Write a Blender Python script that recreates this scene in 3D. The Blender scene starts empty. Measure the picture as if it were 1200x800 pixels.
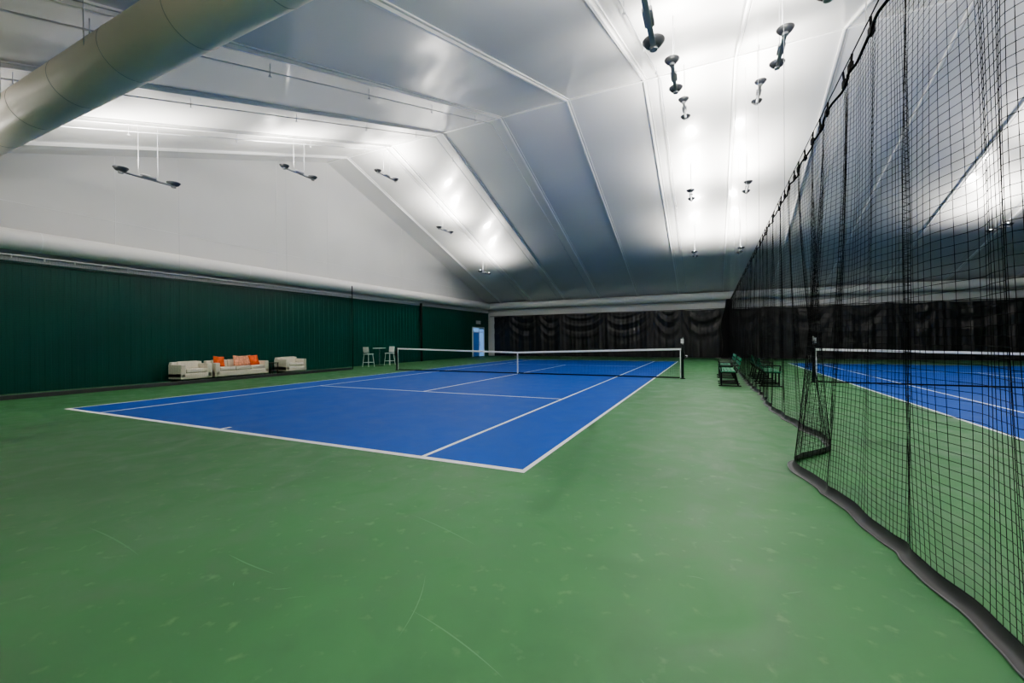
import bpy, bmesh, math, random
import numpy as np
from mathutils import Vector, Matrix
random.seed(4); rng=np.random.RandomState(3)
COL=bpy.context.scene.collection
PI=math.pi
# ------------------------------------------------------------ dimensions (m)
XL,XR=-16.45,21.9          # gable walls
YN,YF=-5.7,29.5            # eave walls
RY,RZ,SL=11.885,10.85,0.35 # ridge line, roof slope
NETY=11.885
DIV=2.95                   # divider netting line
def roof(y): return RZ-SL*abs(y-RY)

# ------------------------------------------------------------ materials
def mat(name,col,rough=0.5,metal=0.0,spec=0.5,emis=None,estr=0.0,noise=None,bump=None):
    m=bpy.data.materials.new(name);m.use_nodes=True
    nt=m.node_tree;b=nt.nodes["Principled BSDF"]
    b.inputs["Base Color"].default_value=(*col,1);b.inputs["Roughness"].default_value=rough
    b.inputs["Metallic"].default_value=metal;b.inputs["Specular IOR Level"].default_value=spec
    if emis: b.inputs["Emission Color"].default_value=(*emis,1);b.inputs["Emission Strength"].default_value=estr
    tc=nt.nodes.new("ShaderNodeTexCoord")
    if noise:   # (scale, amount)
        n=nt.nodes.new("ShaderNodeTexNoise");n.inputs["Scale"].default_value=noise[0];n.inputs["Detail"].default_value=5
        nt.links.new(tc.outputs["Object"],n.inputs["Vector"])
        r=nt.nodes.new("ShaderNodeMapRange");r.inputs[1].default_value=.3;r.inputs[2].default_value=.7
        r.inputs[3].default_value=1-noise[1];r.inputs[4].default_value=1+noise[1]
        nt.links.new(n.outputs["Fac"],r.inputs[0])
        mx=nt.nodes.new("ShaderNodeVectorMath");mx.operation='SCALE';mx.inputs[0].default_value=col
        nt.links.new(r.outputs[0],mx.inputs["Scale"]);nt.links.new(mx.outputs[0],b.inputs["Base Color"])
    if bump:    # (scale, strength, distance)
        n=nt.nodes.new("ShaderNodeTexNoise");n.inputs["Scale"].default_value=bump[0];n.inputs["Detail"].default_value=4
        nt.links.new(tc.outputs["Object"],n.inputs["Vector"])
        bp=nt.nodes.new("ShaderNodeBump");bp.inputs["Strength"].default_value=bump[1];bp.inputs["Distance"].default_value=bump[2]
        nt.links.new(n.outputs["Fac"],bp.inputs["Height"]);nt.links.new(bp.outputs[0],b.inputs["Normal"])
    return m

def court_mat(name,col,dark,rough,spec,dr):
    m=bpy.data.materials.new(name);m.use_nodes=True;nt=m.node_tree;b=nt.nodes["Principled BSDF"]
    L=nt.links;N=nt.nodes
    tc=N.new("ShaderNodeTexCoord")
    n1=N.new("ShaderNodeTexNoise");n1.inputs["Scale"].default_value=.35;n1.inputs["Detail"].default_value=8;n1.inputs["Roughness"].default_value=.6
    n2=N.new("ShaderNodeTexNoise");n2.inputs["Scale"].default_value=2.2;n2.inputs["Detail"].default_value=9;n2.inputs["Distortion"].default_value=.8
    n3=N.new("ShaderNodeTexNoise");n3.inputs["Scale"].default_value=9.;n3.inputs["Detail"].default_value=6
    for n in (n1,n2,n3): L.new(tc.outputs["Object"],n.inputs["Vector"])
    mx=N.new("ShaderNodeMix");mx.data_type='RGBA';mx.inputs[6].default_value=(*dark,1);mx.inputs[7].default_value=(*col,1)
    r=N.new("ShaderNodeMapRange");r.inputs[1].default_value=.38;r.inputs[2].default_value=.58
    ad=N.new("ShaderNodeMath");ad.operation='MULTIPLY_ADD';ad.inputs[1].default_value=.5
    L.new(n2.outputs["Fac"],ad.inputs[0]);
    hf=N.new("ShaderNodeMath");hf.operation='MULTIPLY';hf.inputs[1].default_value=.5;L.new(n1.outputs["Fac"],hf.inputs[0]);L.new(hf.outputs[0],ad.inputs[2])
    L.new(ad.outputs[0],r.inputs[0]);L.new(r.outputs[0],mx.inputs[0])
    # pale chalky specks
    r2=N.new("ShaderNodeMapRange");r2.inputs[1].default_value=.61;r2.inputs[2].default_value=.76;r2.inputs[3].default_value=0;r2.inputs[4].default_value=.4
    L.new(n3.outputs["Fac"],r2.inputs[0])
    m2=N.new("ShaderNodeMix");m2.data_type='RGBA';L.new(r2.outputs[0],m2.inputs[0]);L.new(mx.outputs[2],m2.inputs[6])
    m2.inputs[7].default_value=(min(1,col[0]*2+.05),min(1,col[1]*1.6+.03),min(1,col[2]*1.6+.03),1) if col[1]>col[2] else (col[0]*1.5,col[1]*1.25,col[2]*1.2,1)
    L.new(m2.outputs[2],b.inputs["Base Color"])
    rr=N.new("ShaderNodeMapRange");rr.inputs[1].default_value=.3;rr.inputs[2].default_value=.7;rr.inputs[3].default_value=rough-dr;rr.inputs[4].default_value=rough+dr;L.new(n2.outputs["Fac"],rr.inputs[0]);L.new(rr.outputs[0],b.inputs["Roughness"])
    b.inputs["Specular IOR Level"].default_value=spec
    g=N.new("ShaderNodeTexNoise");g.inputs["Scale"].default_value=260;L.new(tc.outputs["Object"],g.inputs["Vector"])
    bp=N.new("ShaderNodeBump");bp.inputs["Strength"].default_value=.2;bp.inputs["Distance"].default_value=.002
    L.new(g.outputs["Fac"],bp.inputs["Height"]);L.new(bp.outputs[0],b.inputs["Normal"])
    return m

M_GREEN=court_mat("green_acrylic",(.056,.174,.070),(.038,.128,.050),.52,.34,.11)
M_BLUE=court_mat("blue_acrylic",(.003,.068,.35),(.0025,.061,.315),.60,.24,.04)
M_LINE=mat("white_line_paint",(.94,.94,.94),.6,noise=(3,.04))
M_SCUFF=mat("scuff_mark",(.085,.22,.105),.6)
M_ROOF=mat("silver_insulation_liner",(.74,.735,.72),.33,metal=.06,spec=.5,bump=(1.4,.20,.03))
_b=M_ROOF.node_tree.nodes["Principled BSDF"];_b.inputs["Coat Weight"].default_value=.85;_b.inputs["Coat Roughness"].default_value=.10
M_RIB=mat("frame_seam",(.86,.86,.85),.4)
M_WHITEW=mat("white_liner",(.73,.725,.71),.36,noise=(.25,.05),bump=(.9,.15,.02))
M_TUBE=mat("white_vinyl_tube",(.80,.79,.77),.4,bump=(5,.15,.01))
M_GWALL=mat("green_corrugated_steel",(.0015,.066,.049),.31,noise=(.6,.12))
M_DUCT=mat("painted_duct",(.92,.80,.66),.42,noise=(.8,.04))
M_DUCTS=mat("duct_seam",(.55,.49,.42),.45)
M_CURT=mat("black_vinyl_curtain",(.018,.019,.021),.36,bump=(6,.3,.01))
M_NET=mat("black_netting",(.008,.008,.009),.7,spec=.2)
M_SKIRT=mat("net_skirt_vinyl",(.05,.052,.057),.5)
M_EDGE=mat("skirt_edge_grey",(.14,.15,.16),.5)
M_ROPE=mat("white_rope",(.7,.7,.7),.7)
M_TAPE=mat("white_net_tape",(.9,.9,.9),.6)
M_POST=mat("dark_net_post",(.01,.02,.017),.35,metal=.3)
M_BLKM=mat("black_steel",(.012,.012,.013),.4,metal=.4)
M_GSLAT=mat("green_bench_slat",(.03,.25,.14),.3)
M_FIXG=mat("fixture_grey",(.34,.35,.37),.35,metal=.6)
M_FIXD=mat("fixture_dark",(.17,.175,.185),.4,metal=.5)
M_LAMP=mat("lamp_glow",(1,1,1),.5,emis=(1,.98,.95),estr=30)
M_LAMP.cycles.emission_sampling='NONE'
M_WIRE=mat("steel_wire",(.55,.56,.58),.4,metal=.6)
M_LEATH=mat("cream_leather",(.80,.74,.62),.42,bump=(20,.15,.01))
M_ORNG=mat("orange_cushion",(.80,.13,.03),.8,noise=(8,.3))
M_CORAL=mat("patterned_cushion",(.82,.38,.24),.8,noise=(14,.4))
M_DWOOD=mat("dark_wood",(.03,.022,.018),.4)
M_WPLA=mat("white_plastic",(.8,.8,.79),.35)
M_CHROME=mat("chrome",(.6,.6,.6),.2,metal=1)
M_FRAME=mat("white_door_frame",(.75,.77,.8),.4)
M_DGLASS=mat("daylit_door_glass",(.15,.4,.75),.1,emis=(.25,.5,1.0),estr=.6)
M_DBLUE=mat("blue_door_leaf",(.03,.16,.5),.3,emis=(.05,.2,.7),estr=.15)  # solid leaf with a faint glow added, imitating bluish light at the doorway
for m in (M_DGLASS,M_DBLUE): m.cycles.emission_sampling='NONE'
M_SIGN=mat("sign_white",(.8,.8,.8),.5)

# ------------------------------------------------------------ builders
def obj(name,me,parent=None,mats=(),smooth=False):
    o=bpy.data.objects.new(name,me);COL.objects.link(o)
    for m in mats: me.materials.append(m)
    if parent: o.parent=parent
    if smooth:
        me.polygons.foreach_set("use_smooth",np.ones(len(me.polygons),dtype=bool))
    return o
def empty(name,loc=(0,0,0),rotz=0):
    e=bpy.data.objects.new(name,None);e.empty_display_size=.2;e.location=loc;e.rotation_euler[2]=rotz;COL.objects.link(e);return e
class B:
    def __init__(s): s.v=[];s.f=[];s.m=[];s.mats=[];s.sm=[]
    def mi(s,m):
        if m not in s.mats: s.mats.append(m)
        return s.mats.index(m)
    def add(s,vs,fs,m,smooth=False):
        o=len(s.v);s.v+= [tuple(v) for v in vs];i=s.mi(m)
        for f in fs: s.f.append(tuple(a+o for a in f));s.m.append(i);s.sm.append(smooth)
    def addbm(s,bm,m,mtx=None,smooth=False):
        if mtx: bm.transform(mtx)
        bm.verts.index_update()
        s.add([v.co[:] for v in bm.verts],[[v.index for v in f.verts] for f in bm.faces],m,smooth);bm.free()
    def box(s,size,loc,m,bev=0,rot=None,seg=2):
        bm=bmesh.new();bmesh.ops.create_cube(bm,size=1);bmesh.ops.scale(bm,vec=size,verts=bm.verts)
        if bev: bmesh.ops.bevel(bm,geom=bm.edges[:],offset=bev,segments=seg,profile=.6,affect='EDGES')
        mt=Matrix.Translation(loc)
        if rot: mt=mt@Matrix.Rotation(rot[0],4,rot[1])
        s.addbm(bm,m,mt,bool(bev))
    def cyl(s,p0,p1,r0,m,r1=None,n=12,cap=True):
        p0=Vector(p0);p1=Vector(p1);r1=r0 if r1 is None else r1
        d=(p1-p0).normalized();a=Vector((0,0,1)) if abs(d.z)<.9 else Vector((1,0,0))
        u=d.cross(a).normalized();w=d.cross(u)
        vs=[];
        for p,r in ((p0,r0),(p1,r1)):
            for k in range(n):
                t=2*PI*k/n;vs.append(p+u*math.cos(t)*r+w*math.sin(t)*r)
        s.add(vs,[(k,(k+1)%n,n+(k+1)%n,n+k) for k in range(n)],m,True)
        if cap: s.add(vs,[tuple(range(n))[::-1],tuple(range(n,2*n))],m,False)
    def path(s,pts,r,m,n=8):
        for a,b in zip(pts[:-1],pts[1:]): s.cyl(a,b,r,m,n=n)
    def lathe(s,prof,m,loc=(0,0,0),n=24):
        vs=[];k=len(prof)
        for i in range(n):
            t=2*PI*i/n
            for r,z in prof: vs.append((loc[0]+r*math.cos(t),loc[1]+r*math.sin(t),loc[2]+z))
        fs=[]
        for i in range(n):
            j=(i+1)%n
            for q in range(k-1): fs.append((i*k+q,j*k+q,j*k+q+1,i*k+q+1))
        s.add(vs,fs,m,True)
    def mesh(s,name):
        me=bpy.data.meshes.new(name);me.from_pydata(s.v,[],s.f)
        for m in s.mats: me.materials.append(m)
        me.polygons.foreach_set("material_index",s.m);me.polygons.foreach_set("use_smooth",s.sm)
        me.validate();me.update();return me
    def obj(s,name,parent=None,loc=(0,0,0),rotz=0):
        o=obj(name,s.mesh(name),parent);o.location=loc;o.rotation_euler[2]=rotz;return o
def npmesh(name,V,F,mats,smooth=True,parent=None):
    """V (n,3), F (m,4) numpy"""
    me=bpy.data.meshes.new(name);me.vertices.add(len(V));me.vertices.foreach_set("co",np.ascontiguousarray(V,dtype=np.float32).ravel())
    m=len(F);me.loops.add(m*4);me.loops.foreach_set("vertex_index",F.astype(np.int32).ravel())
    me.polygons.add(m);me.polygons.foreach_set("loop_start",np.arange(m,dtype=np.int32)*4)
    me.update(calc_edges=True);me.validate()
    return obj(name,me,parent,mats,smooth)
def gridF(nu,nv,off=0):
    i,j=np.meshgrid(np.arange(nu-1),np.arange(nv-1),indexing='ij');a=(i*nv+j).ravel()+off
    return np.stack([a,a+nv,a+nv+1,a+1],1)
def threads(P,r):
    """P (nu,nv,3): tubes of triangular section along both grid directions"""
    Vs=[];Fs=[];off=0
    for Q in (P,P.transpose(1,0,2)):
        n,k,_=Q.shape
        d=np.gradient(Q,axis=1);d/=np.linalg.norm(d,axis=2,keepdims=True)+1e-9
        ref=np.zeros_like(d);ref[...,0]=1.0;ref[...,1]=.13
        u=np.cross(d,ref);u/=np.linalg.norm(u,axis=2,keepdims=True)+1e-9;w=np.cross(d,u)
        ring=np.stack([Q+r*(u*math.cos(t)+w*math.sin(t)) for t in (0,2*PI/3,4*PI/3)],2)  # n,k,3,3
        Vs.append(ring.reshape(-1,3))
        i,j,s=np.meshgrid(np.arange(n),np.arange(k-1),np.arange(3),indexing='ij')
        a=off+(i*k+j)*3+s;b=off+(i*k+j)*3+(s+1)%3
        Fs.append(np.stack([a,b,b+3,a+3],-1).reshape(-1,4));off+=n*k*3
    return np.concatenate(Vs),np.concatenate(Fs)

# ------------------------------------------------------------ floor & courts
b=B();b.add([(XL-.3,YN-.3,0),(XR+.3,YN-.3,0),(XR+.3,YF+.3,0),(XL-.3,YF+.3,0)],[(0,1,2,3)],M_GREEN);b.obj("floor")
def court(x0,name):           # x0 = right doubles sideline ; court spans x0-10.97 .. x0
    e=empty(name);W=10.97;L=23.77;w=.06
    xl=x0-W
    b=B();b.add([(xl,0,.002),(x0,0,.002),(x0,L,.002),(xl,L,.002)],[(0,1,2,3)],M_BLUE);b.obj("playing_surface",e)
    b=B();z=.004
    def q(xa,ya,xb,yb): b.add([(xa,ya,z),(xb,ya,z),(xb,yb,z),(xa,yb,z)],[(0,1,2,3)],M_LINE)
    q(xl,0,x0,.1);q(xl,L-.1,x0,L)
    q(xl,.1,xl+w,L-.1);q(x0-w,.1,x0,L-.1)
    q(xl+1.37,.1,xl+1.37+w,L-.1);q(x0-1.37-w,.1,x0-1.37,L-.1)
    for yy in (5.485,18.285): q(xl+1.37+w,yy-.03,x0-1.37-w,yy+.03)
    c=(xl+x0)/2;q(c-.03,5.515,c+.03,18.255);q(c-.035,.1,c+.035,.25);q(c-.035,L-.25,c+.035,L-.1)
    b.obj("court_lines",e)
court(0,"tennis_court");court(5.65+10.97,"tennis_court")
# scuffs
b=B()
def scuff(pts,w):
    pts=[Vector((p[0],p[1],.0015)) for p in pts]
    vs=[];n=len(pts)
    for i,p in enumerate(pts):
        d=(pts[min(i+1,n-1)]-pts[max(i-1,0)]).normalized();s=Vector((-d.y,d.x,0))*w*math.sin(PI*(i+.4)/(n-.2))
        vs+=[p+s,p-s]
    b.add(vs,[(2*i,2*i+1,2*i+3,2*i+2) for i in range(n-1)],M_SCUFF)
def arc(a,c,bow,n=14):
    a=Vector(a);c=Vector(c);d=c-a;s=Vector((-d.y,d.x))
    return [a+d*t+s*bow*4*t*(1-t) for t in [i/n for i in range(n+1)]]
scuff(arc((-2.58,-2.59),(-1.68,-2.65),.02),.005);scuff(arc((-.42,-1.36),(.345,-1.6),.02),.004)
scuff(arc((.24,-2.05),(.45,-2.55),.05),.003);scuff(arc((.37,-2.35),(1.02,-2.55),.03),.004)
scuff(arc((-1.13,-2.39),(-.62,-2.42),-.02),.005)
for k in range(120):
    x=rng.uniform(-13,2.2);y=rng.uniform(-3,20) if rng.rand()<.3 else rng.uniform(-2.8,-.3)
    if -11.2<x<.1 and y>-.1: x=rng.uniform(.4,2.2)
    t=rng.uniform(0,PI);l=rng.uniform(.01,.13);scuff(arc((x,y),(x+l*math.cos(t),y+l*math.sin(t)),rng.uniform(-.12,.12),6),rng.uniform(.0015,.0035))
b.obj("floor_scuff_marks")

# ------------------------------------------------------------ roof liner
BAY=2.94
fx=[-.32+BAY*k for k in range(-5,9)]
fx=[x for x in fx if XL+.4<x<XR-.4]
edges=[XL]+fx+[XR]
Vs=[];Fs=[];off=0
for xa,xb in zip(edges[:-1],edges[1:]):
    for ya,yb in ((YN,RY),(RY,YF)):
        nu,nv=13,49
        U,T=np.meshgrid(np.linspace(0,1,nu),np.linspace(0,1,nv),indexing='ij')
        X=xa+(xb-xa)*U;Y=ya+(yb-ya)*T
        bul=np.sin(PI*U);Z=RZ-SL*abs(Y-RY)+.09*bul*(xb-xa)/BAY*np.minimum(1,np.minimum(T,1-T)*14)
        Z+=bul*(.012*np.sin(2.1*Y+xa)*np.sin(1.3*X+.4*Y)+.008*np.sin(5*Y+3*X))
        Vs.append(np.stack([X,Y,Z],-1).reshape(-1,3));Fs.append(gridF(nu,nv,off)[:,::-1]);off+=nu*nv
npmesh("ceiling",np.concatenate(Vs),np.concatenate(Fs),[M_ROOF])
b=B()
for x in fx:
    for ya,yb in ((YN+.02,RY),(RY,YF-.02)):
        for dx,w,h in ((0,.055,.07),(.11,.015,.02)):
            za,zb=roof(ya)-.0,roof(yb)-.0
            vs=[]
            for y,z in ((ya,za),(yb,zb)): vs+=[(x+dx-w/2,y,z+.02),(x+dx+w/2,y,z+.02),(x+dx+w/2,y,z-h),(x+dx-w/2,y,z-h)]
            b.add(vs,[(0,1,5,4),(1,2,6,5),(2,3,7,6),(3,0,4,7),(0,3,2,1),(4,5,6,7)],M_RIB)
b.box((XR-XL-.1,.06,.05),((XR+XL)/2,RY,RZ-.02),M_RIB)
b.obj("roof_frame_ribs")

# ------------------------------------------------------------ walls
def gable(name,x):
    s=1 if x<0 else -1
    b=B();vs=[]
    for X in (x,x-.15*s):
        vs+=[(X,YN,0),(X,YF,0),(X,YF,roof(YF)+.1),(X,RY,RZ+.1),(X,YN,roof(YN)+.1)]
    b.add(vs,[(0,1,2,3,4),(9,8,7,6,5),(0,5,6,1),(1,6,7,2),(2,7,8,3),(3,8,9,4),(4,9,5,0)],M_WHITEW)
    for y in (-2.8,3.1,9,11.885,17.8,23.6):      # liner seams
        h=roof(y)-4.7
        if h>0: b.box((.008,.018,h),(x+.004*s,y,4.65+h/2),M_RIB)
    b.box((.008,YF-YN-4,.015),(x+.004*s,(YF+YN)/2,5.55),M_RIB)
    b.obj(name)
gable("wall_left",XL);gable("wall_right",XR)
b=B();b.box((XR-XL+.3,.15,roof(YF)+.1),((XR+XL)/2,YF+.075,(roof(YF)+.1)/2),M_WHITEW);b.obj("wall_far")
b=B();b.box((XR-XL+.3,.15,roof(YN)+.1),((XR+XL)/2,YN-.075,(roof(YN)+.1)/2),M_WHITEW);b.obj("wall_near")
# corrugated green cladding
def corr(name,x,s,y0,y1,h):
    per=.3;pr=[(0,0),(.135,0),(.15,.010),(.285,.010),(.3,0)]
    ys=[];ds=[]
    y=y0
    while y<y1:
        for a,d in pr[:-1]: ys.append(y+a);ds.append(d)
        y+=per
    ys.append(y1);ds.append(0)
    V=[]
    for a,d in zip(ys,ds): V+=[(x+s*(.04+d),min(a,y1),0.0),(x+s*(.04+d),min(a,y1),h)]
    n=len(ys)
    F=[(2*i,2*i+1,2*i+3,2*i+2) for i in range(n-1)]
    b=B();b.add(V,F,M_GWALL)
    b.box((.09,y1-y0,.06),(x+s*.05,(y0+y1)/2,h+.02),M_GWALL)
    b.obj(name)
corr("wall_left_green_cladding",XL,1,YN+.02,YF-.02,3.78)
corr("wall_right_green_cladding",XR,-1,YN+.02,YF-.02,3.78)
# insulated tubes along the eave line
def tube(name,p0,p1,r,bands):
    b=B();p0=Vector(p0);p1=Vector(p1);L=(p1-p0).length;n=int(L/1.5)
    d=(p1-p0)/n
    for i in range(n):
        b.cyl(p0+d*i,p0+d*(i+1),r,M_TUBE,n=28,cap=(i in(0,n-1)))
        if i%bands==0: b.cyl(p0+d*i-d.normalized()*.02,p0+d*i+d.normalized()*.02,r+.004,M_RIB,n=28)
    b.obj(name)
tube("insulated_air_tube",(XL+.36,YN+.75,4.40),(XL+.36,YF-.75,4.40),.30,4)
tube("insulated_air_tube",(XL+.1,YF-.40,4.40),(XR-.1,YF-.40,4.40),.29,4)
b=B();b.box((.12,YF-YN-.8,.05),(XL+.09,(YF+YN)/2-.3,4.0),M_TUBE);b.box((XR-XL-.4,.12,.05),((XL+XR)/2,YF-.09,4.02),M_TUBE);b.obj("trim_1")

# ------------------------------------------------------------ black curtain on far wall
def curtain(name,x0,x1,y,h,s):
    n=int((x1-x0)/.05);nv=72
    X,Z=np.meshgrid(np.linspace(x0,x1,n),np.linspace(.02,h,nv),indexing='ij')
    p=2.9;Xp=X+.5*np.sin(X*.53)+.25*np.sin(X*1.3+1);t=(Xp/p-np.floor(Xp/p));k=np.floor(Xp/p)
    rnd=np.sin(k*12.9898)*.5+.5;rnd2=np.sin(k*7.77+2)*.5+.5
    top=Z/h
    ph=Z-(1.5+1.6*rnd)*(t-.4-.2*rnd2)**2*2
    sw=(.04+.03*rnd2)*np.sin(2*PI*ph/(.75+.5*rnd)+rnd*6)*np.sin(PI*t)**.8*np.clip(top*1.5-.3,0,1)*np.clip((1-top)*6,0,1)
    sw+=.012*np.sin(2*PI*ph/.31+rnd2*5)*np.sin(PI*t)*np.clip(top*1.5-.4,0,1)
    pl=.045*np.sin(X*2*PI/.95+1.3*np.sin(X*1.1))*(1.1-top*.6)+.015*np.sin(X*2*PI/.33+Z*.5)+.07*np.abs(np.cos(PI*t))**6
    D=.18+sw+pl
    Zs=Z-(top**6)*.05*np.sin(PI*t)*(.4+rnd)
    V=np.stack([X,y-s*D,Zs],-1).reshape(-1,3)
    return npmesh(name,V,gridF(n,nv),[M_CURT])
curtain("black_backdrop_curtain",XL+.75,XR-.3,YF-.02,3.5,1)
curtain("black_backdrop_curtain",XL+.75,XR-.3,YN+.02,3.3,-1)
b=B();b.cyl((XL+.3,YF-.14,3.52),(XR-.2,YF-.14,3.52),.02,M_BLKM)
b.cyl((XL+.3,YN+.14,3.32),(XR-.2,YN+.14,3.32),.02,M_BLKM);b.obj("curtain_rail")

# ------------------------------------------------------------ big duct
b=B();dy,dz,dr=-1.04,5.50,.355
x=XL+.05;i=0
while x<XR-.1:
    xe=min(x+1.55,XR-.05);b.cyl((x,dy,dz),(xe,dy,dz),dr,M_DUCT,n=48,cap=(i==0));b.cyl((xe-.006,dy,dz),(xe+.006,dy,dz),dr+.003,M_DUCTS,n=48);x=xe;i+=1
for x in fx:
    for sgn in (-1,1): b.cyl((x+.3,dy+sgn*dr,dz),(x+.3,dy+sgn*dr,roof(dy+sgn*dr)),.006,M_WIRE,n=6)
b.obj("ventilation_duct")

# ------------------------------------------------------------ sprinkler / conduit lines under the roof
b=B()
for x,o in ((-6.6,.18),(-9.5,.14),(.25,.16),(-12.4,.16),(6.1,.16),(14.,.16)):
    for ya,yb in ((YN+.3,RY),(RY,YF-.8)):
        b.cyl((x,ya,roof(ya)-o),(x,yb,roof(yb)-o),.016,M_WIRE,n=8)
        for k in range(6):
            y=ya+(yb-ya)*(k+.5)/6;z=roof(y)-o
            b.cyl((x,y,z),(x,y,z-.09),.012,M_WIRE,n=8);b.cyl((x,y,z-.09),(x,y,z-.1),.035,M_WIRE,n=10)
            b.cyl((x,y,z),(x,y,roof(y)),.008,M_WIRE,n=6)
b.obj("sprinkler_pipework")

# ------------------------------------------------------------ light fixtures
def fixture_mesh(top):
    b=B()
    b.box((.08,1.30,.045),(0,0,0),M_FIXG,.012)
    b.box((.14,.34,.08),(0,0,.045),M_FIXG,.02)
    for s in (-1,1):
        y=.60*s
        b.lathe([(.0,-.05),(.08,-.05),(.12,-.03),(.165,.03),(.165,.045),(.155,.045),(.095,-.01),(.0,-.02)],M_FIXD,(0,y,.05),28)
        b.cyl((0,y,-.05),(0,y,.0),.06,M_FIXG,n=16)
        b.lathe([(0,.03),(.03,.035),(.05,.06),(.045,.09),(.02,.11),(0,.11)],M_LAMP,(0,y,.02),12)
    for s in (-1,1): b.cyl((0,.22*s,.05),(0,.22*s,top),.007,M_WIRE,n=6)
    return b
rows=[-12.1,1.05,3.25,13.0]
zs=[(-2.65,4.35),(2.1,5.92),(6.8,7.72),(11.55,9.25),(16.4,7.78),(21.1,5.98)]  # first station is unseen, added to brighten the duct and near floor
POW=122
for x in rows:
    for (y,z) in zs:
        t=roof(y)-z
        o=fixture_mesh(t).obj("hanging_uplight_fixture",None,(x,y,z))
        for s in (-1,1):
            l=bpy.data.lights.new("lamp",'AREA');l.shape='DISK';l.size=.28;l.energy=POW;l.color=(1,.965,.91);l.spread=2.95
            lo=bpy.data.objects.new("lamp",l);COL.objects.link(lo);lo.parent=o;lo.location=(0,.60*s,.14);lo.rotation_euler=(PI,0,0)

# ------------------------------------------------------------ tennis nets
def tennis_net(xa,xb,name,post):
    e=empty(name,((xa+xb)/2,NETY,.005))
    c=(xa+xb)/2;W=xb-xa
    def ztop(X): return .914+(1.07-.914)*np.minimum(1,(abs(X-c)/(W/2)))
    n=int((W-.1)/.045);nv=22
    X,T=np.meshgrid(np.linspace(xa+.05,xb-.05,n),np.linspace(0,1,nv),indexing='ij')
    Z=.03+T*(ztop(X)-.05);Yv=.02*np.sin(X*1.7)*(1-T)
    V,F=threads(np.stack([X-c,Yv,Z],-1),.0018);npmesh("net_mesh",V,F,[M_NET],False,e)
    b=B();k=24
    for i in range(k):
        x0=xa+.05+(W-.1)*i/k;x1=xa+.05+(W-.1)*(i+1)/k;z0=float(ztop(x0));z1=float(ztop(x1))
        vs=[]
        for xx,zz in ((x0,z0),(x1,z1)): vs+=[(xx-c,-.012,zz-.06),(xx-c,-.012,zz),(xx-c,0,zz+.008),(xx-c,.012,zz),(xx-c,.012,zz-.06)]
        b.add(vs,[(q,q+1,q+6,q+5) for q in range(4)],M_TAPE)
    b.box((.05,.02,.9),(0,-.005,.45),M_TAPE);b.box((.09,.05,.02),(0,0,.012),M_BLKM)
    b.box((.03,.012,1.0),(xa+.07-c,0,.53),M_TAPE);b.box((.03,.012,1.0),(xb-.07-c,0,.53),M_TAPE)
    b.box((W-.2,.012,.04),(0,0,.035),M_NET)
    b.obj("net_tape_and_strap",e)
    for i,x in enumerate((xa,xb)):
        s=-1 if i==0 else 1
        b=B();b.cyl((x-c,0,0),(x-c,0,1.09),.042,M_POST,n=20);b.cyl((x-c,0,1.09),(x-c,0,1.12),.046,M_POST,r1=.03,n=20)
        b.cyl((x-c,0,0),(x-c,0,.03),.085,M_POST,n=20)
        b.box((.05,.09,.26),(x-c+s*.05,0,.82),M_POST,.01);b.cyl((x-c+s*.06,0,.82),(x-c+s*.15,0,.82),.012,M_CHROME,n=10);b.cyl((x-c+s*.14,0,.82),(x-c+s*.14,-.1,.74),.01,M_CHROME,n=10)
        b.obj("net_post_%d"%(i+1),e)
    x=post-c
    b=B();b.cyl((x,0,1.11),(x,0,1.2),.012,M_BLKM,n=10);b.box((.02,.24,.30),(x,0,1.33),M_BLKM,.006)
    for s in (-1,1):
        for t in (-1,1):
            b.box((.008,.085,.11),(x-.013,s*.055,1.33+t*.065),M_WPLA,.003);b.box((.008,.085,.11),(x+.013,s*.055,1.33+t*.065),M_WPLA,.003)
    b.box((.10,.008,.16),(x,-.126,1.33),M_WPLA,.002)
    b.obj("score_flip_cards",e)
    return e
tennis_net(-11.88,.914,"tennis_net",.914);tennis_net(5.65-.914,16.62+.914,"tennis_net",4.736)

# ------------------------------------------------------------ divider netting
H=3.80
yk=np.array([-5.4,-1.58,-.32,.6,1.2,1.6,2.05,2.65,3.65,5.39,8,10,14,20,28.4])
xk=np.array([3.22,3.06,2.93,2.78,2.66,2.68,3.02,3.24,3.12,2.93,2.95,2.88,2.88,2.95,2.95])
def cr(y):
    y=np.asarray(y,float);i=np.clip(np.searchsorted(yk,y)-1,0,len(yk)-2)
    t=np.clip((y-yk[i])/(yk[i+1]-yk[i]),0,1);m=np.gradient(xk,yk);h=yk[i+1]-yk[i]
    return (2*t**3-3*t**2+1)*xk[i]+(t**3-2*t**2+t)*h*m[i]+(-2*t**3+3*t**2)*xk[i+1]+(t**3-t**2)*h*m[i+1]
def divpos(u,z):
    """u = run of cloth along the cable, z = height"""
    q=1-z/H
    a=.07+.035*np.sin(u*.83+1)+.05*np.clip((u-3)/8,0,1)
    s=u+a*(.8+.5*np.sin(PI*np.clip(q,0,1)))*np.sin(2*PI*u/1.25+.9*np.sin(u*.9))
    s=np.clip(s,-5.5,28.5)
    env=.35+.65*np.sin(PI*np.clip(q,0,1))+.5*np.clip((u-3)/6,0,1)*q
    fold=.04*env*np.sin(2*PI*u/.8+2*np.sin(u*.6))+.012*env*np.sin(2*PI*u/.31+z*.4)
    x=DIV+(cr(s)-DIV)*np.clip(q,0,1)**1.6+fold
    return x,s
cell=.047
nu=int(33.7/cell);nv=int((H-.09)/cell)
U,Z=np.meshgrid(np.linspace(-5.3,28.4,nu),np.linspace(.08,H,nv),indexing='ij')
X,S=divpos(U,Z)
sag=.05*np.abs(np.sin(PI*U/1.25))
P=np.stack([X,S,Z-sag*(Z/H)**3],-1)
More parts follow.
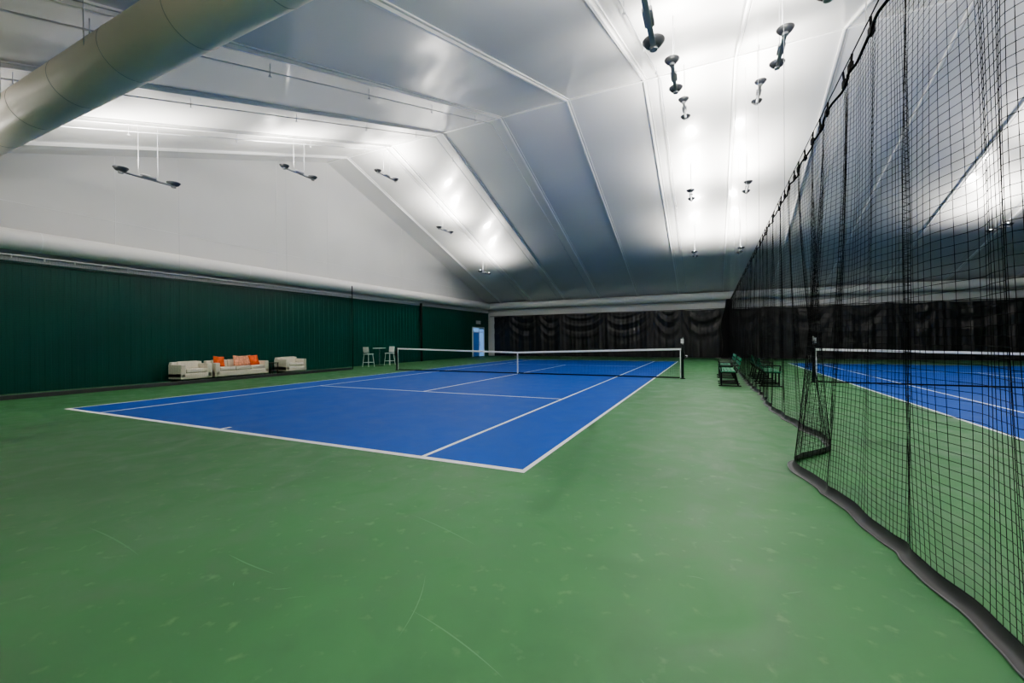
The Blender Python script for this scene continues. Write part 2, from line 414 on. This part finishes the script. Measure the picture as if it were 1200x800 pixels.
div=empty("divider_netting")
V,F=threads(P,.0017);npmesh("net_mesh",V,F,[M_NET],False,div)
# top hem + hooks + cable
b=B();us=np.linspace(-5.3,28.4,540)
tp=[]
for u in us:
    x,s=divpos(u,H);tp.append((float(x),float(s),H-.05*abs(math.sin(PI*u/1.25))))
for a,c in zip(tp[:-1],tp[1:]): b.cyl(a,c,.012,M_NET,n=6,cap=False)
b.cyl((DIV,-5.5,H+.10),(DIV,28.9,H+.10),.006,M_BLKM,n=6)
u=-5.0
while u<28.4:
    x,s=divpos(u,H);b.cyl((float(x),float(s),H-.03),(DIV,float(s),H+.10),.01,M_NET,n=6);b.box((.03,.07,.06),(float(x),float(s),H-.01),M_NET);u+=.4167
for y in np.arange(-4,29,4.1): b.cyl((DIV,y,H+.10),(DIV,y,roof(y)),.004,M_WIRE,n=6)
b.obj("top_hem_and_cable",div)
# skirt
n=700;us=np.linspace(-5.3,28.4,n)
xb,sb=divpos(us,np.full(n,.08));xf,sf=divpos(us,np.zeros(n))
d=np.stack([np.gradient(xf),np.gradient(sf)],1)
ker=np.ones(15)/15
d=np.stack([np.convolve(d[:,0],ker,'same'),np.convolve(d[:,1],ker,'same')],1);d/=np.linalg.norm(d,axis=1,keepdims=True)+1e-9
nx,ny=-d[:,1],d[:,0]
prof=[(0,.085),(0.0,.05),(.008,.02),(.02,.010),(.055,.009)]
V=[]
for o_,z in prof:
    t=1-z/.085
    V.append(np.stack([xb*(1-t)+xf*t+nx*o_,sb*(1-t)+sf*t+ny*o_*.5,np.full(n,z)],-1))
V=np.stack(V,1);k=len(prof)
npmesh("bottom_skirt",V.reshape(-1,3),gridF(n,k),[M_SKIRT],True,div)
b=B();pe=V[:,-1,:]
for a,c in zip(pe[:-1],pe[1:]): b.cyl(a,c,.005,M_EDGE,n=6,cap=False)
b.obj("skirt_edge_rope",div)
# gathered stack of netting at the far end
n1,n2=160,30
t=np.linspace(0,1,n1);Tt,Zz=np.meshgrid(t,np.linspace(0.02,H+.3,n2),indexing='ij')
w=.18+.22*(1-Zz/(H+.3))
Xs=DIV-.1+w*np.sin(Tt*2*PI*9)*(.6+.4*np.sin(Tt*31))+.1*np.sin(Zz*2);Ys=28.3+Tt*.6
npmesh("gathered_net_stack",np.stack([Xs,Ys,Zz],-1).reshape(-1,3),gridF(n1,n2),[M_NET],True,div)

# ------------------------------------------------------------ left side netting
LN=-14.45;H2=3.7
ln=empty("side_netting")
nu=int(17.4/.05);nv=int((H2-.15)/.05)
U,Z=np.meshgrid(np.linspace(-5.4,11.6,nu),np.linspace(.10,H2,nv),indexing='ij')
comp=np.clip((U-10.6)/1.0,0,1)
Ss=np.where(U>10.6,10.6+(U-10.6)*.35,U)*1.06
Ss=np.minimum(Ss+.05*np.sin(U*2*PI/.9),11.6)
Xn=LN+.04*np.sin(U*2*PI/1.1)*(1.2-Z/H2)+comp*.12*np.sin(U*40)
V,F=threads(np.stack([Xn,Ss,Z-.03*np.abs(np.sin(PI*U/1.2))*(Z/H2)],-1),.0009);npmesh("net_mesh",V,F,[M_NET],False,ln)
b=B()
b.cyl((LN,-5.5,H2+.03),(LN,11.6,H2+.03),.010,M_ROPE,n=6)
y=-5.2
while y<11.5: b.cyl((LN,y,H2-.06),(LN,y,H2+.05),.016,M_ROPE,n=6);y+=.6
for y in np.arange(-4,12,4): b.cyl((LN,y,H2+.03),(LN,y,roof(y)),.003,M_WIRE,n=6)
b.cyl((LN,11.6,0.02),(LN,11.6,4.2),.02,M_NET,n=6)
b.box((.015,17,.10),(LN,3.05,.055),M_SKIRT,.004);b.cyl((LN+.012,-5.4,.115),(LN+.012,11.55,.115),.008,M_EDGE,n=6)
b.obj("hem_rope_and_skirt",ln)
b=B()
for k in range(7): b.cyl((XL+.22+.03*math.cos(k*.9),19.5+.05*math.sin(k*.9),0),(XL+.22+.03*math.cos(k*.9+.6),19.5+.05*math.sin(k*.9+.6),4.0),.035,M_NET,n=8)
b.obj("rolled_netting_bundle")

# ------------------------------------------------------------ benches
def bench():
    b=B();L=1.8
    for i in range(4): b.box((.085,L,.032),(-.22+.10*i,0,.44),M_GSLAT,.01)
    for i in range(3): b.box((.028,L,.085),(.205+.03*i,0,.56+.115*i),M_GSLAT,.01,(.25,'Y'))
    for y in (-.72,0,.72):
        b.box((.46,.05,.035),(-.05,y,.41),M_BLKM,.008)
        b.path([(-.24,y,.41),(-.24,y,.025)],.022,M_BLKM);b.path([(.12,y,.41),(.2,y,.025)],.022,M_BLKM)
        b.path([(.15,y,.40),(.30,y,.86)],.02,M_BLKM);b.path([(-.24,y,.12),(.18,y,.12)],.014,M_BLKM)
        b.box((.6,.05,.03),(-.02,y,.017),M_BLKM,.008)
    for y in (-.86,.86):
        b.path([(-.26,y,.62),(.22,y,.62)],.018,M_BLKM);b.path([(-.26,y,.62),(-.24,y,.42)],.018,M_BLKM)
    return b
bench().obj("courtside_bench",None,(2.34,10.6,0));bench().obj("courtside_bench",None,(2.34,13.4,0))
bench().obj("courtside_bench",None,(3.36,10.9,0),PI);bench().obj("courtside_bench",None,(3.36,13.4,0),PI)

# ------------------------------------------------------------ lounge furniture
def cushion(b,size,loc,m,rot=None):
    bm=bmesh.new();bmesh.ops.create_cube(bm,size=1);bmesh.ops.subdivide_edges(bm,edges=bm.edges[:],cuts=6,use_grid_fill=True)
    for v in bm.verts:
        x,y,z=v.co;f=(1-(2*x)**4)*(1-(2*z)**4);v.co.y=y*(.25+.75*max(0,f)**.5);v.co.x=x*(1-.06*(1-abs(2*z)));v.co.z=z*(1-.06*(1-abs(2*x)))
        v.co=Vector((v.co.x*size[0],v.co.y*size[1],v.co.z*size[2]))
    mt=Matrix.Translation(loc)
    if rot: mt=mt@Matrix.Rotation(rot[0],4,'X')@Matrix.Rotation(rot[1],4,'Y')@Matrix.Rotation(rot[2],4,'Z')
    b.addbm(bm,m,mt,True)
def sofa(W,n,name,loc,pill=False):
    e=empty(name,loc,PI/2);D=.84;a=.17
    b=B();b.box((W,D,.22),(0,0,.20),M_LEATH,.03);b.obj("base",e)
    for i,s in enumerate((-1,1)):
        b=B();b.box((a,D,.50),(s*(W/2-a/2),0,.38),M_LEATH,.035,seg=3);b.obj("arm_%d"%(i+1),e)
    b=B();b.box((W-.04,.2,.58),(0,D/2-.1,.42),M_LEATH,.04,seg=3);b.obj("back",e)
    cw=(W-2*a)/n
    for i in range(n):
        b=B();b.box((cw-.012,.64,.15),(-W/2+a+cw*(i+.5),-.1,.385),M_LEATH,.04,seg=3);b.obj("seat_cushion_%d"%(i+1),e)
        b=B();b.box((cw-.02,.14,.30),(-W/2+a+cw*(i+.5),.2,.58),M_LEATH,.05,seg=3,rot=(-.12,'X'));b.obj("back_cushion_%d"%(i+1),e)
    b=B()
    for sx in (-1,1):
        for sy in (-1,1): b.cyl((sx*(W/2-.08),sy*(D/2-.08),0),(sx*(W/2-.08),sy*(D/2-.08),.1),.022,M_CHROME,n=12)
    b.obj("legs",e)
    if pill:
        for i,(x,m) in enumerate(((-.68,M_ORNG),(.42,M_CORAL),(.05,M_CORAL),(.68,M_ORNG))):
            b=B();cushion(b,(.42,.16,.42),(x,.06-.03*i%2,.66),m,(-.3,.1*(-1)**i,.1));b.obj("throw_pillow_%d"%(i+1),e)
sofa(1.05,1,"white_leather_armchair",(-15.80,5.0,0))
sofa(2.15,3,"white_leather_sofa",(-15.80,6.72,0),True)
sofa(1.05,1,"white_leather_armchair",(-15.80,9.15,0))
b=B();b.box((.42,.42,.03),(0,0,.50),M_DWOOD,.006);b.box((.38,.38,.02),(0,0,.16),M_DWOOD,.004)
for sx in (-1,1):
    for sy in (-1,1): b.box((.035,.035,.49),(sx*.18,sy*.18,.245),M_DWOOD,.004)
b.obj("side_table",None,(-15.7,8.13,0))
def stool(b):
    b.box((.40,.40,.045),(0,0,.70),M_WPLA,.02)
    b.box((.40,.035,.34),(0,.19,.93),M_WPLA,.015,(-.1,'X'))
    for sx in (-1,1):
        b.cyl((sx*.16,.17,.70),(sx*.17,.2,.85),.014,M_CHROME,n=10)
        for sy in (-1,1): b.cyl((sx*.16,sy*.16,.69),(sx*.22,sy*.22,0),.015,M_WPLA,n=10)
    for a,c in (((-.2,-.2),(.2,-.2)),((.2,-.2),(.2,.2)),((.2,.2),(-.2,.2)),((-.2,.2),(-.2,-.2))):
        b.cyl((a[0],a[1],.25),(c[0],c[1],.25),.011,M_WPLA,n=8)
for y,r in ((13.55,PI),(15.25,0)):
    b=B();stool(b);b.obj("white_bar_stool",None,(-15.3,y,0),r)
b=B();b.cyl((0,0,0),(0,0,.03),.25,M_CHROME,n=32);b.cyl((0,0,.03),(0,0,1.0),.03,M_CHROME,n=16);b.cyl((0,0,1.0),(0,0,1.03),.36,M_WPLA,n=36)
b.obj("round_bar_table",None,(-15.3,14.4,0))

# ------------------------------------------------------------ door on left wall
d=empty("door_1",(XL+.09,27.6,0))
b=B()
for y in (-.95,.95): b.box((.1,.1,2.5),(0,y,1.25),M_FRAME,.01)
b.box((.1,2.0,.1),(0,0,2.5),M_FRAME,.01);b.box((.06,.06,2.42),(0,.1,1.22),M_FRAME,.006);b.box((.08,1.8,.05),(0,0,2.1),M_FRAME,.005);b.obj("frame",d)
b=B();b.box((.03,.98,2.05),(-.0,-.42,1.05),M_DBLUE,.004);b.box((.03,.98,.34),(0,-.42,2.28),M_DGLASS,.004);b.obj("leaf_1",d)
b=B();b.box((.03,.76,2.35),(0,.52,1.2),M_DGLASS,.004);b.cyl((.05,.2,.9),(.05,.2,1.3),.015,M_CHROME,n=10);b.cyl((.0,.2,.95),(.05,.2,.95),.01,M_CHROME,n=8);b.cyl((.0,.2,1.25),(.05,.2,1.25),.01,M_CHROME,n=8);b.obj("leaf_2",d)
b=B();b.box((.05,.75,.3),(0,0,0),M_SIGN,.01);b.obj("exit_sign",None,(XL+.10,27.6,2.95))

# ------------------------------------------------------------ camera
f,yaw,pit,cx,cy,h,ro=494.24209,.44079,-.00432,1.82297,-4.13854,1.43338,-.00841
F=Vector((-math.sin(yaw)*math.cos(pit),math.cos(yaw)*math.cos(pit),math.sin(pit)))
R=Vector((math.cos(yaw),math.sin(yaw),0));U=R.cross(F)
R2=R*math.cos(ro)+U*math.sin(ro);U2=U*math.cos(ro)-R*math.sin(ro)
cd=bpy.data.cameras.new("camera");cam=bpy.data.objects.new("camera",cd);COL.objects.link(cam)
m=Matrix(((R2.x,U2.x,-F.x,cx),(R2.y,U2.y,-F.y,cy),(R2.z,U2.z,-F.z,h),(0,0,0,1)))
cam.matrix_world=m;cd.sensor_width=36;cd.lens=f*36/1200;cd.clip_start=.05;cd.clip_end=200
bpy.context.scene.camera=cam
w=bpy.data.worlds.new("world");bpy.context.scene.world=w;w.use_nodes=True
w.node_tree.nodes["Background"].inputs[0].default_value=(.02,.02,.02,1)
bpy.context.scene.view_settings.view_transform='AgX'
bpy.context.scene.view_settings.look='AgX - Medium High Contrast'
